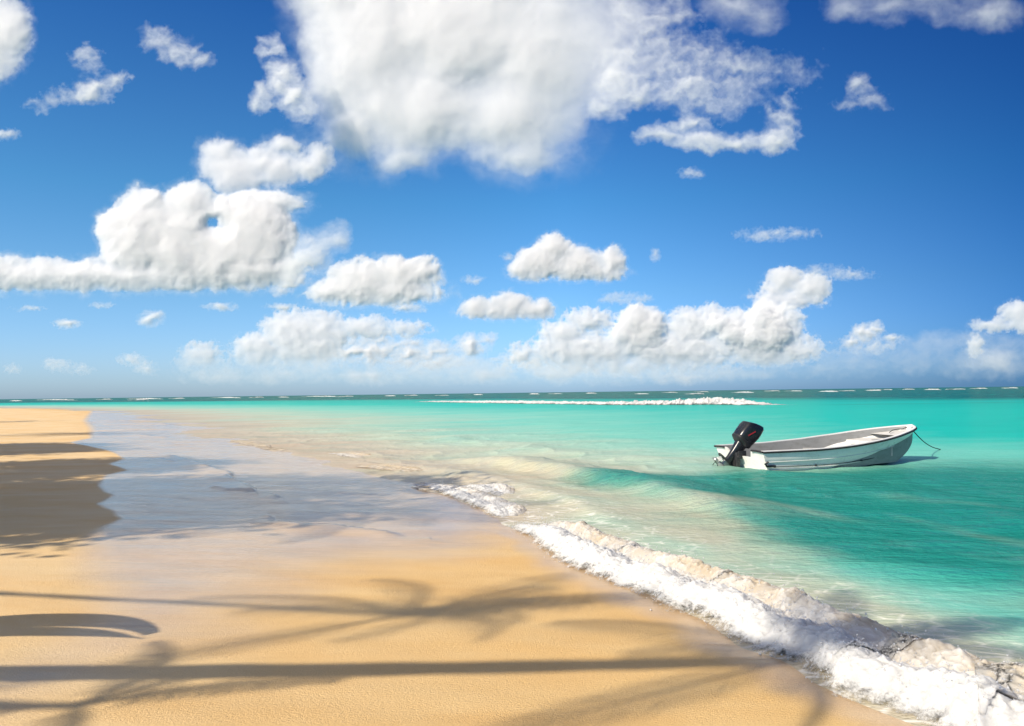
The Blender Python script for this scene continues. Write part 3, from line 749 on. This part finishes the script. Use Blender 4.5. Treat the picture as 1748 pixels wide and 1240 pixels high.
def section(x, side):
    b, zs, cb, cz, kz = beam(x), sheer(x), chine_b(x), chine_z(x), keel_z(x)
    P = []
    for f in np.linspace(0, 1, 15):                   # gunwale to chine, with two lapped strakes
        w = b + (cb-b)*(f**1.25); step = (.016 if f > .40 else 0) + (.014 if f > .72 else 0)
        P.append((w - step*min(1, b/.3), zs + (cz-zs)*f))
    for f in np.linspace(.15, 1, 7): P.append(((cb-.03*min(1, b/.3))*(1-f), cz + (kz-cz)*f))
    k = max(0, 1-x/1.2)
    return [(x + rake(z)*k, side*max(y, 0), z) for y, z in P]
hull = MB()
for s_ in (-1, 1): hull.loft([section(x, s_) for x in xs], closed=False)
ho = hull.build('hull', M_HULL, boat)
# transom with its low motor notch
tv = []
y_ = np.linspace(-1, 1, 25)
top, bot = [], []
for q_ in y_:
    yy = q_*.80
    notch = sstep(.52, .44, abs(q_))*.155
    zt = .475 - notch
    wq = abs(q_)*.80
    zb = -.24 + .18*abs(q_)
    ww = .80 - .08*((.475-zb)/.535 if zb > -.06 else 1)
    top.append((rake(zt), yy, zt)); bot.append((rake(zb)+.0, q_*.72, zb))
tr = MB().loft([[np.array(a)*(1-f) + np.array(b)*f for a, b in zip(top, bot)] for f in np.linspace(0, 1, 8)], closed=False)
tr.loft([[np.array(a)*(1-f) + np.array(b)*f + np.array((.05, 0, 0)) for a, b in zip(top, bot)] for f in np.linspace(0, 1, 8)], closed=False)
tr.loft([top, [np.array(a)+np.array((.05, 0, 0)) for a in top]], closed=False)
tr.build('transom', M_HULL, boat)
# inside skin, floor and gunwale cap
CAPW = .075
def inner(x): return max(beam(x) - CAPW, .0)
xin = np.r_[np.linspace(.05, 4.2, 40), np.linspace(4.25, 4.70, 18)]
ln = MB()
for s_ in (-1, 1):
    ln.loft([[(x + rake(sheer(x))*max(0, 1-x/1.2)*(1-f), s_*inner(x)*(1-.10*f), sheer(x)-.005 + (max(.06, keel_z(x)+.12)-sheer(x))*f) for f in np.linspace(0, 1, 8)] for x in xin], closed=False)
ln.loft([[(x, f*inner(x)*.9, max(.06, keel_z(x)+.12)) for f in np.linspace(-1, 1, 9)] for x in xin], closed=False)
ln.build('inner_liner', M_LINER, boat)
cp = MB()
for s_ in (-1, 1):
    R_ = []
    for x in xs:
        dx = rake(sheer(x))*max(0, 1-x/1.2); b, iw, z = beam(x)+.006, max(beam(x)-CAPW, 0), sheer(x)
        R_.append([(x+dx, s_*b, z-.012), (x+dx, s_*b, z+.012), (x+dx, s_*(b+iw)/2, z+.02), (x+dx, s_*iw, z+.012), (x+dx, s_*iw, z-.03)])
    cp.loft(R_, closed=True)
cp.build('gunwale', M_CAP, boat)
rr_ = MB()
line = [(x + rake(sheer(x))*max(0, 1-x/1.2), -beam(x)-.016, sheer(x)-.018) for x in xs]
line2 = [(a, -b, c) for a, b, c in line]
rr_.tube(line[:-1] + [(LB+.02, 0, sheer(LB)-.018)] + line2[:-1][::-1], .019, 8)
for s_ in (-1, 1):                                     # black capping turns the corner along the transom top
    rr_.tube([(rake(.475)-.012, s_*(.80+.01), .475-.01), (rake(.475)-.02, s_*.62, .478), (rake(.475)-.02, s_*.46, .474)], .021, 8)
rr_.build('rub_rail', M_RUB, boat)
sp = MB()
for fz in (.42, .73):
    L_ = []
    for x in xs[:-6]:
        b, zs, cb, cz = beam(x), sheer(x), chine_b(x), chine_z(x)
        w = b + (cb-b)*(fz**1.25); z = zs + (cz-zs)*fz
        L_.append((x + rake(z)*max(0, 1-x/1.2), w - .006*min(1, b/.3), z))
    for s_ in (-1, 1): sp.tube([(a, s_*b, c) for a, b, c in L_], .010, 6)
sp.build('spray_rail', M_HULL, boat)
# the low line along the side with its little clips
sl_ = MB()
L_ = []
for x in np.linspace(.06, 4.25, 40):
    b, zs, cb, cz = beam(x), sheer(x), chine_b(x), chine_z(x); f = I(x, [(0, .60), (1.5, .66), (3, .70), (4.25, .74)])
    z = zs + (cz-zs)*f; w = b + (cb-b)*(f**1.25)
    L_.append((x + rake(z)*max(0, 1-x/1.2), -(w + .012), z))
side = sl_.tube(L_, .0075, 6).build('side_rope', M_ROPE, boat)
for x in (.10, 1.15, 2.45, 3.4, 4.2):
    i_ = int(np.argmin([abs(q[0]-x) for q in L_])); MB().tube([np.array(L_[i_]) + np.array((d_, 0, 0)) for d_ in (-.022, 0, .022)], .017, 8).build('rope_clip', M_RUB, side)
MB().tube([(rake(.35)+.06, -.83, .27), (rake(.3)-.02, -.80, .22), (rake(.25)+.02, -.77, .17), (.10, -.80, .17)], .022, 8).build('corner_bumper', M_RUB, boat)
# thwart, bow locker and fore deck
MB().box((2.35, 0, .30), (.26, 1.56, .045), bev=.012).build('thwart', M_LINER, boat)
MB().box((2.9, -.1, .36), (.10, .12, .18), bev=.02).build('seat_post', M_LINER, boat)
lk = MB()
lk.loft([[(x, f*(inner(x)-.008), z_) for f in np.linspace(-1, 1, 9)] for x, z_ in ((3.42, .20), (3.42, .455), (3.44, .475), (4.0, .52), (4.02, .50))], closed=False)
lk.build('bow_locker', M_DECK, boat)
MB().loft([[(x, f*(inner(x)-.004), sheer(x) - .10) for f in np.linspace(-1, 1, 9)] for x in np.linspace(4.0, 4.70, 14)], closed=False).build('bow_deck', M_DECK, boat)
MB().box((3.62, -.18, .515), (.26, .30, .025), bev=.008).build('hatch', M_LINER, boat)
MB().tube([(4.52, -.10, .78), (4.50, 0, .73), (4.5, .12, .72), (4.35, .15, .70), (4.1, .02, .66)], .009, 6).build('bow_line', M_ROPE, boat)
eye = MB().tube([(LB-.015+.035*math.cos(a), 0,   .70+.035*math.sin(a)) for a in np.linspace(0, 2*math.pi, 14)], .009, 6).build('bow_eye', M_MTL, boat)

# outboard motor, tilted up clear of the water
mot = bpy.data.objects.new('outboard_motor', None); col.objects.link(mot); mot.parent = boat
mot.location = (-.15, .08, .45); mot.rotation_euler = (R(5), R(46), 0); mot.scale = (1.06, 1.06, 1.06)      # local z runs up the motor
def sec(z, cx, lx, ly, p=3.2, k=28):
    th = np.linspace(0, 2*np.pi, k, endpoint=False); c_, s_ = np.cos(th), np.sin(th)
    return np.stack([cx + lx*np.sign(c_)*np.abs(c_)**(2/p), ly*np.sign(s_)*np.abs(s_)**(2/p), np.full(k, z)], -1)
def secs(rows, **kw): return [sec(*r, **kw) for r in rows]
# cowling: faceted, wider above, sloping crown
cw = secs([(.10,-.06,.12,.115),(.13,-.07,.17,.15),(.17,-.075,.19,.165),(.30,-.08,.205,.175),(.43,-.085,.215,.18),(.52,-.085,.205,.172)], p=4.2)
for z_, cx, lx, ly, tl in ((.60,-.075,.175,.15,.05),(.645,-.06,.12,.115,.05),(.66,-.055,.07,.07,.03)):
    q_ = sec(z_, cx, lx, ly, 4.0); q_[:, 2] += -(q_[:, 0]-cx)/lx*tl*-1; cw.append(q_)
MB().loft(cw).build('cowling', M_COWL, mot)
MB().loft(secs([(.145,-.07,.186,.166),(.165,-.075,.196,.172),(.185,-.075,.196,.172),(.20,-.075,.19,.166)], p=4.2)).build('cowling_seam', M_RUB, mot)
for s_ in (-1, 1):
    MB().loft([[(-.145, s_*.182, .29), (-.125, s_*.184, .29), (-.065, s_*.186, .46), (-.085, s_*.184, .47)], [(-.145, s_*.172, .29), (-.125, s_*.172, .29), (-.065, s_*.172, .46), (-.085, s_*.172, .47)]]).build('red_stripe', M_RED, mot, False)
# mid section, cavitation plate, gear case and skeg
MB().loft(secs([(.12,-.04,.13,.105),(.02,-.02,.12,.085),(-.10,-.01,.095,.07),(-.26,.0,.08,.055),(-.36,0,.09,.05)], p=2.8)).build('mid_section', M_COWL, mot)
MB().loft(secs([(-.345,-.06,.20,.085),(-.357,-.06,.205,.09),(-.37,-.06,.20,.085)], p=2.4)).build('cavitation_plate', M_DARKMTL, mot)
gc = MB().loft(secs([(-.36,0,.085,.04),(-.42,0,.08,.032),(-.48,.0,.085,.035)], p=2.4))
th = np.linspace(0, 2*np.pi, 18, endpoint=False)
gc.loft([[(x, r_*math.cos(a), -.50 + r_*math.sin(a)) for a in th] for x, r_ in ((.20,.008),(.16,.035),(.08,.055),(-.04,.058),(-.13,.05),(-.15,.035))])
gc.build('gear_case', M_MTL, mot)
MB().loft([[(.08, .012, -.54), (-.10, .012, -.54), (-.10, -.012, -.54), (.08, -.012, -.54)], [(-.01, .008, -.70), (-.12, .008, -.70), (-.12, -.008, -.70), (-.01, -.008, -.70)]]).build('skeg', M_COWL, mot, False)
pr = MB().loft([[(x, r_*math.cos(a), -.50 + r_*math.sin(a)) for a in th] for x, r_ in ((-.15,.045),(-.20,.048),(-.25,.042),(-.27,.02))])
for k_ in range(3):
    a0 = k_*2*math.pi/3 + .3
    rows = []
    for r_ in np.linspace(.035, .135, 7):
        w_ = .055*math.sin(math.pi*min(1, (r_-.0)/.15))**.6
        aa = [a0 - w_/r_*.7, a0, a0 + w_/r_*.7]
        rows.append([(-.205 + .03*(i_-1)*1.0, r_*math.cos(q), -.50 + r_*math.sin(q)) for i_, q in enumerate(aa)])
    pr.loft(rows, closed=False)
pr.build('propeller', M_MTL, mot)
# the clamp bracket stays upright on the transom
br = MB()
br.box((-.235, .08, .20), (.085, .26, .40), bev=.02).box((-.14, .20, .35), (.20, .04, .16), bev=.012).box((-.14, -.04, .35), (.20, .04, .16), bev=.012)
br.box((-.265, .08, -.02), (.10, .20, .14), bev=.02).tube([(-.24, -.10, .30), (-.24, .08, .30), (-.24, .26, .30)], .035, 10)
br.build('clamp_bracket', M_DARKMTL, boat)
MB().box((-.285, .08, .16), (.02, .15, .14), bev=.006).build('steering_cover', M_RUB, boat)

# mooring line from the bow down into the sea
bpy.context.view_layer.update()
bw = np.array(boat.matrix_world @ Vector((LB, 0, .70)))
ex, ey = ground(1612, 766, 0.0)
end = np.array([float(ex), float(ey), -.05])
tt = np.linspace(0, 1, 40)
cat = bw[None]*(1-tt)[:, None] + end[None]*tt[:, None]; cat[:, 2] -= .16*np.sin(np.pi*tt)*(1-.4*tt)
rope = MB().tube(cat, .011, 8).build('mooring_rope', M_ROPE)
tag(rope, 'dark mooring rope sloping from the white bow down into turquoise water', 'rope')

# ------------------------------------------------------------------ coconut palms and shade trees on the land side
def palm_mats():
    t = NT('palm_leaf'); p = t.pos()
    c = t.mix(t.ramp(t.noise(p, 1.3, 3), .35, .65), (.045,.095,.022), (.085,.125,.03)); b = t.bsdf(c, .45)
    tr = t.n('ShaderNodeBsdfTranslucent'); tr.inputs[0].default_value = (.10,.17,.03,1)
    mx = t.n('ShaderNodeMixShader'); mx.inputs[0].default_value = .25; t.link(b.outputs[0], mx.inputs[1]); t.link(tr.outputs[0], mx.inputs[2])
    leaf = t.done(mx)
    t = NT('palm_trunk'); p = t.pos(); w = t.noise(t.mapping(p, (2, 2, 14)), 1.5, 4, .6)
    c = t.mix(t.ramp(w, .3, .7), (.20,.165,.125), (.33,.29,.235)); b = t.bsdf(c, .85, t.bump(w, .6, .03))
    return leaf, t.done(b)
M_LEAF, M_TRUNK = palm_mats()
KX, KY = -SUN_D[0]/SUN_D[2], -SUN_D[1]/SUN_D[2]       # shadow travel per metre of height

def frond(mb, base, az, lift, length, droop, rng, nl=17, lw=.034, ll=.42):
    t_ = np.linspace(0, 1, 16); r_ = length*t_
    out = np.cumsum(np.r_[0, np.cos(lift - droop*t_[1:]**1.3)])*length/16
    up = np.cumsum(np.r_[0, np.sin(lift - droop*t_[1:]**1.3)])*length/16
    d = np.array([math.cos(az), math.sin(az), 0]); sd = np.array([-d[1], d[0], 0])
    P = base + out[:, None]*d + up[:, None]*np.array([0, 0, 1])
    mb.tube(P, np.linspace(.028, .006, 16), 5)
    V, Fq = [], []
    for k in range(nl):
        f = .16 + .84*k/nl; i = f*15; a = int(min(i, 14)); q = P[a] + (P[a+1]-P[a])*(i-a)
        T = P[a+1]-P[a]; T /= np.linalg.norm(T)
        L = ll*math.sin(math.pi*min(1, .12+f*.86))**.55*length/2.6*(1+rng.normal(0, .06))
        for s_ in (-1, 1):
            dirn = sd*s_*.85 + T*(.45 + .3*f) + np.array([0, 0, -.28 - .25*rng.random()])
            dirn /= np.linalg.norm(dirn); wv = T*lw*.5
            b_ = len(V)
            mid = q + dirn*L*.55 + np.array([0, 0, .02]); tip = q + dirn*L + np.array([0, 0, -.14*L])
            V += [q-wv*.6, q+wv*.6, mid-wv, mid+wv, tip-wv*.12, tip+wv*.12]
            Fq += [(b_, b_+1, b_+3, b_+2), (b_+2, b_+3, b_+5, b_+4)]
    mb.add(V, Fq)

def palm(label, B, Cs, h, seed, nf=17, length=2.7, r0=.15, bow=0.0, nl=17, ll=.42, wind=None):
    """B: foot (x, y); Cs: where the sun throws the middle of the crown; h: height of the crown"""
    rng = np.random.default_rng(seed)
    top = np.array([Cs[0]-KX*h, Cs[1]-KY*h, h])
    z0 = float(beach_z(shore_n(np.array([B[0]]), np.array([B[1]])), np.array([B[0]]), np.array([B[1]]))[0])
    o = empty('coconut_palm', (B[0], B[1], z0))
    tag(o, label, 'palm tree', 'coconut palms behind the beach')
    t_ = np.linspace(0, 1, 30)
    tp = top - np.array([B[0], B[1], z0])
    P = np.stack([tp[0]*(t_ + bow*np.sin(np.pi*t_)), tp[1]*(t_ + bow*np.sin(np.pi*t_)), tp[2]*t_], -1); P[0, 2] -= .3
    rad = r0*(1-.42*t_) + .10*np.exp(-t_*14) + .006*np.sin(np.arange(30)*2.2)
    MB().tube(P, rad, 12).build('trunk', M_TRUNK, o)
    cr = MB()
    for k in range(nf):
        az = k*2.39996 + rng.normal(0, .12)
        if wind is not None and k % 4: az = wind + rng.normal(0, .55) + (math.pi if k % 5 == 2 else 0)
        lf = R(68 - 95*(k/nf)) + rng.normal(0, .06)
        frond(cr, P[-1], az, lf, length*(1+rng.normal(0, .07)), R(62), rng, nl=nl, ll=ll)
    cr.build('crown', M_LEAF, o, smooth=False)
    return o

def leafy_tree(label, B, Cs, h, rx, ry, rz, nleaf, seed):
    rng = np.random.default_rng(seed)
    top = np.array([Cs[0]-KX*h, Cs[1]-KY*h, h]); o = empty('shade_tree', (top[0], top[1], .3))
    tag(o, label, 'tree', 'broad shade trees behind the beach')
    tk = MB().tube([(0, 0, -.4), (.05, .1, h*.25), (-.1, 0, h*.5), (0, .1, h)], [.26, .2, .16, .06], 10)
    C_ = []
    for k in range(46):
        d = rng.normal(size=3); d /= np.linalg.norm(d); q = d*np.array([rx, ry, rz])*rng.uniform(.35, .98)**.6
        C_.append(q + np.array([0, 0, h-.3]))
        if k < 14: tk.tube([(0, 0, h*.45), tuple(.5*C_[-1] + np.array([0, 0, h*.3])), tuple(C_[-1])], [.08, .05, .015], 6)
    tk.build('trunk', M_TRUNK, o)
    C_ = np.array(C_); c = C_[rng.integers(0, len(C_), nleaf)] + rng.normal(0, .42, (nleaf, 3))
    a = rng.normal(size=(nleaf, 3)); a[:, 2] *= .5; a /= np.linalg.norm(a, axis=1)[:, None]
    b = np.cross(a, rng.normal(size=(nleaf, 3))*np.array([.4, .4, 1.6])); b /= np.linalg.norm(b, axis=1)[:, None]
    s = rng.uniform(.09, .16, nleaf)[:, None]
    V = np.stack([c-a*s, c+b*s*.6, c+a*s, c-b*s*.6], 1).reshape(-1, 3)
    np_mesh('crown', V, np.arange(nleaf*4).reshape(-1, 4), M_LEAF, o, smooth=False)
    return o
palm('leaning coconut palm casting the long trunk shadow over the near sand', (-7.4, 4.2), (1.75, 4.72), 6.2, 301, nf=15, length=1.7, nl=22, ll=.5, wind=.3, r0=.125, bow=.03)
palm('coconut palm casting the feathery frond shadows over the middle sand', (-9.6, 6.8), (-.75, 5.6), 7.6, 302, nf=14, length=1.75, r0=.05, nl=16, ll=.42, wind=.15)
palm('short coconut palm casting the faint shadow along the lower left sand', (-8.2, 4.0), (-2.1, 3.95), 4.4, 303, nf=5, length=1.0, r0=.06)
palm('tall coconut palm casting shade over the wet sand by the swash', (-15.5, 7.4), (-2.2, 10.6), 9.0, 304, length=2.3, nf=13, ll=.55, nl=24)
palm('tall coconut palm casting shade farther along the wet sand', (-19, 10.2), (-4.6, 14.0), 9.5, 305, length=2.4, nf=13, ll=.55, nl=24)
palm('coconut palm casting thin streaks on the far dry sand', (-30, 27), (-19, 33), 8.5, 306, nf=18, length=3.0, ll=.6, nl=26)
palm('distant coconut palm casting the farthest streaks on the dry sand', (-44, 42), (-34, 50), 8.5, 307, nf=18, length=3.0, ll=.6, nl=26)
leafy_tree('dense shade tree casting the broad grey shadow on the dry sand at the left', None, (-7.4, 11.0), 7.2, 2.6, 2.6, 1.9, 15000, 311)
leafy_tree('dense shade tree casting the middle of the broad grey shadow', None, (-11.0, 15.5), 7.4, 3.3, 3.4, 2.0, 16000, 312)
leafy_tree('dense shade tree casting the far end of the broad grey shadow', None, (-16.5, 22), 7.6, 4.4, 3.8, 2.1, 16000, 313)
leafy_tree('dense shade tree casting the shadow over the wet sheet beside the dry sand', None, (-4.6, 9.9), 6.8, 2.0, 1.0, 1.4, 2600, 314)
leafy_tree('thin crowned shade tree casting the lilac shadow over the wash', None, (-4.6, 13.0), 7.6, 3.0, 1.8, 1.6, 3500, 315)
# sapling with undivided leaves close to the left edge of the view
rng = np.random.default_rng(320)
sp_ = empty('palm_sapling', (-6.35, 3.74, .2)); tag(sp_, 'young coconut palm casting the forked blade shadow at the left edge', 'palm sapling')
MB().tube([(0, 0, -.2), (0, 0, .5), (.03, .02, 1.2)], [.06, .05, .03], 8).build('stem', M_TRUNK, sp_)
for az, lift, L, w in ((.0, .55, 2.5, .42), (3.3, .8, 1.2, .2), (4.6, .9, 1.1, .2)):
    t_ = np.linspace(0, 1, 18); d = np.array([math.cos(az), math.sin(az), 0]); sd = np.array([-d[1], d[0], 0])
    out = np.cumsum(np.cos(lift - 1.0*t_))*L/18; up = np.cumsum(np.sin(lift - 1.0*t_))*L/18 + 1.15
    c_ = out[:, None]*d + up[:, None]*np.array([0, 0, 1])
    wd = w*np.sin(np.pi*np.clip(t_*.92+.05, 0, 1))**.8
    V, Fq = [], []
    for s_ in (-1, 1):
        gap = .035*sstep(.45, 1, t_)
        b0 = len(V)
        for i in range(18): V += [c_[i] + sd*s_*gap[i], c_[i] + sd*s_*(gap[i]+wd[i]*.6) + np.array([0, 0, .05])]
        Fq += [(b0+2*i, b0+2*i+1, b0+2*i+3, b0+2*i+2) for i in range(17)]
    MB().add(V, Fq).build('leaf', M_LEAF, sp_, smooth=False)
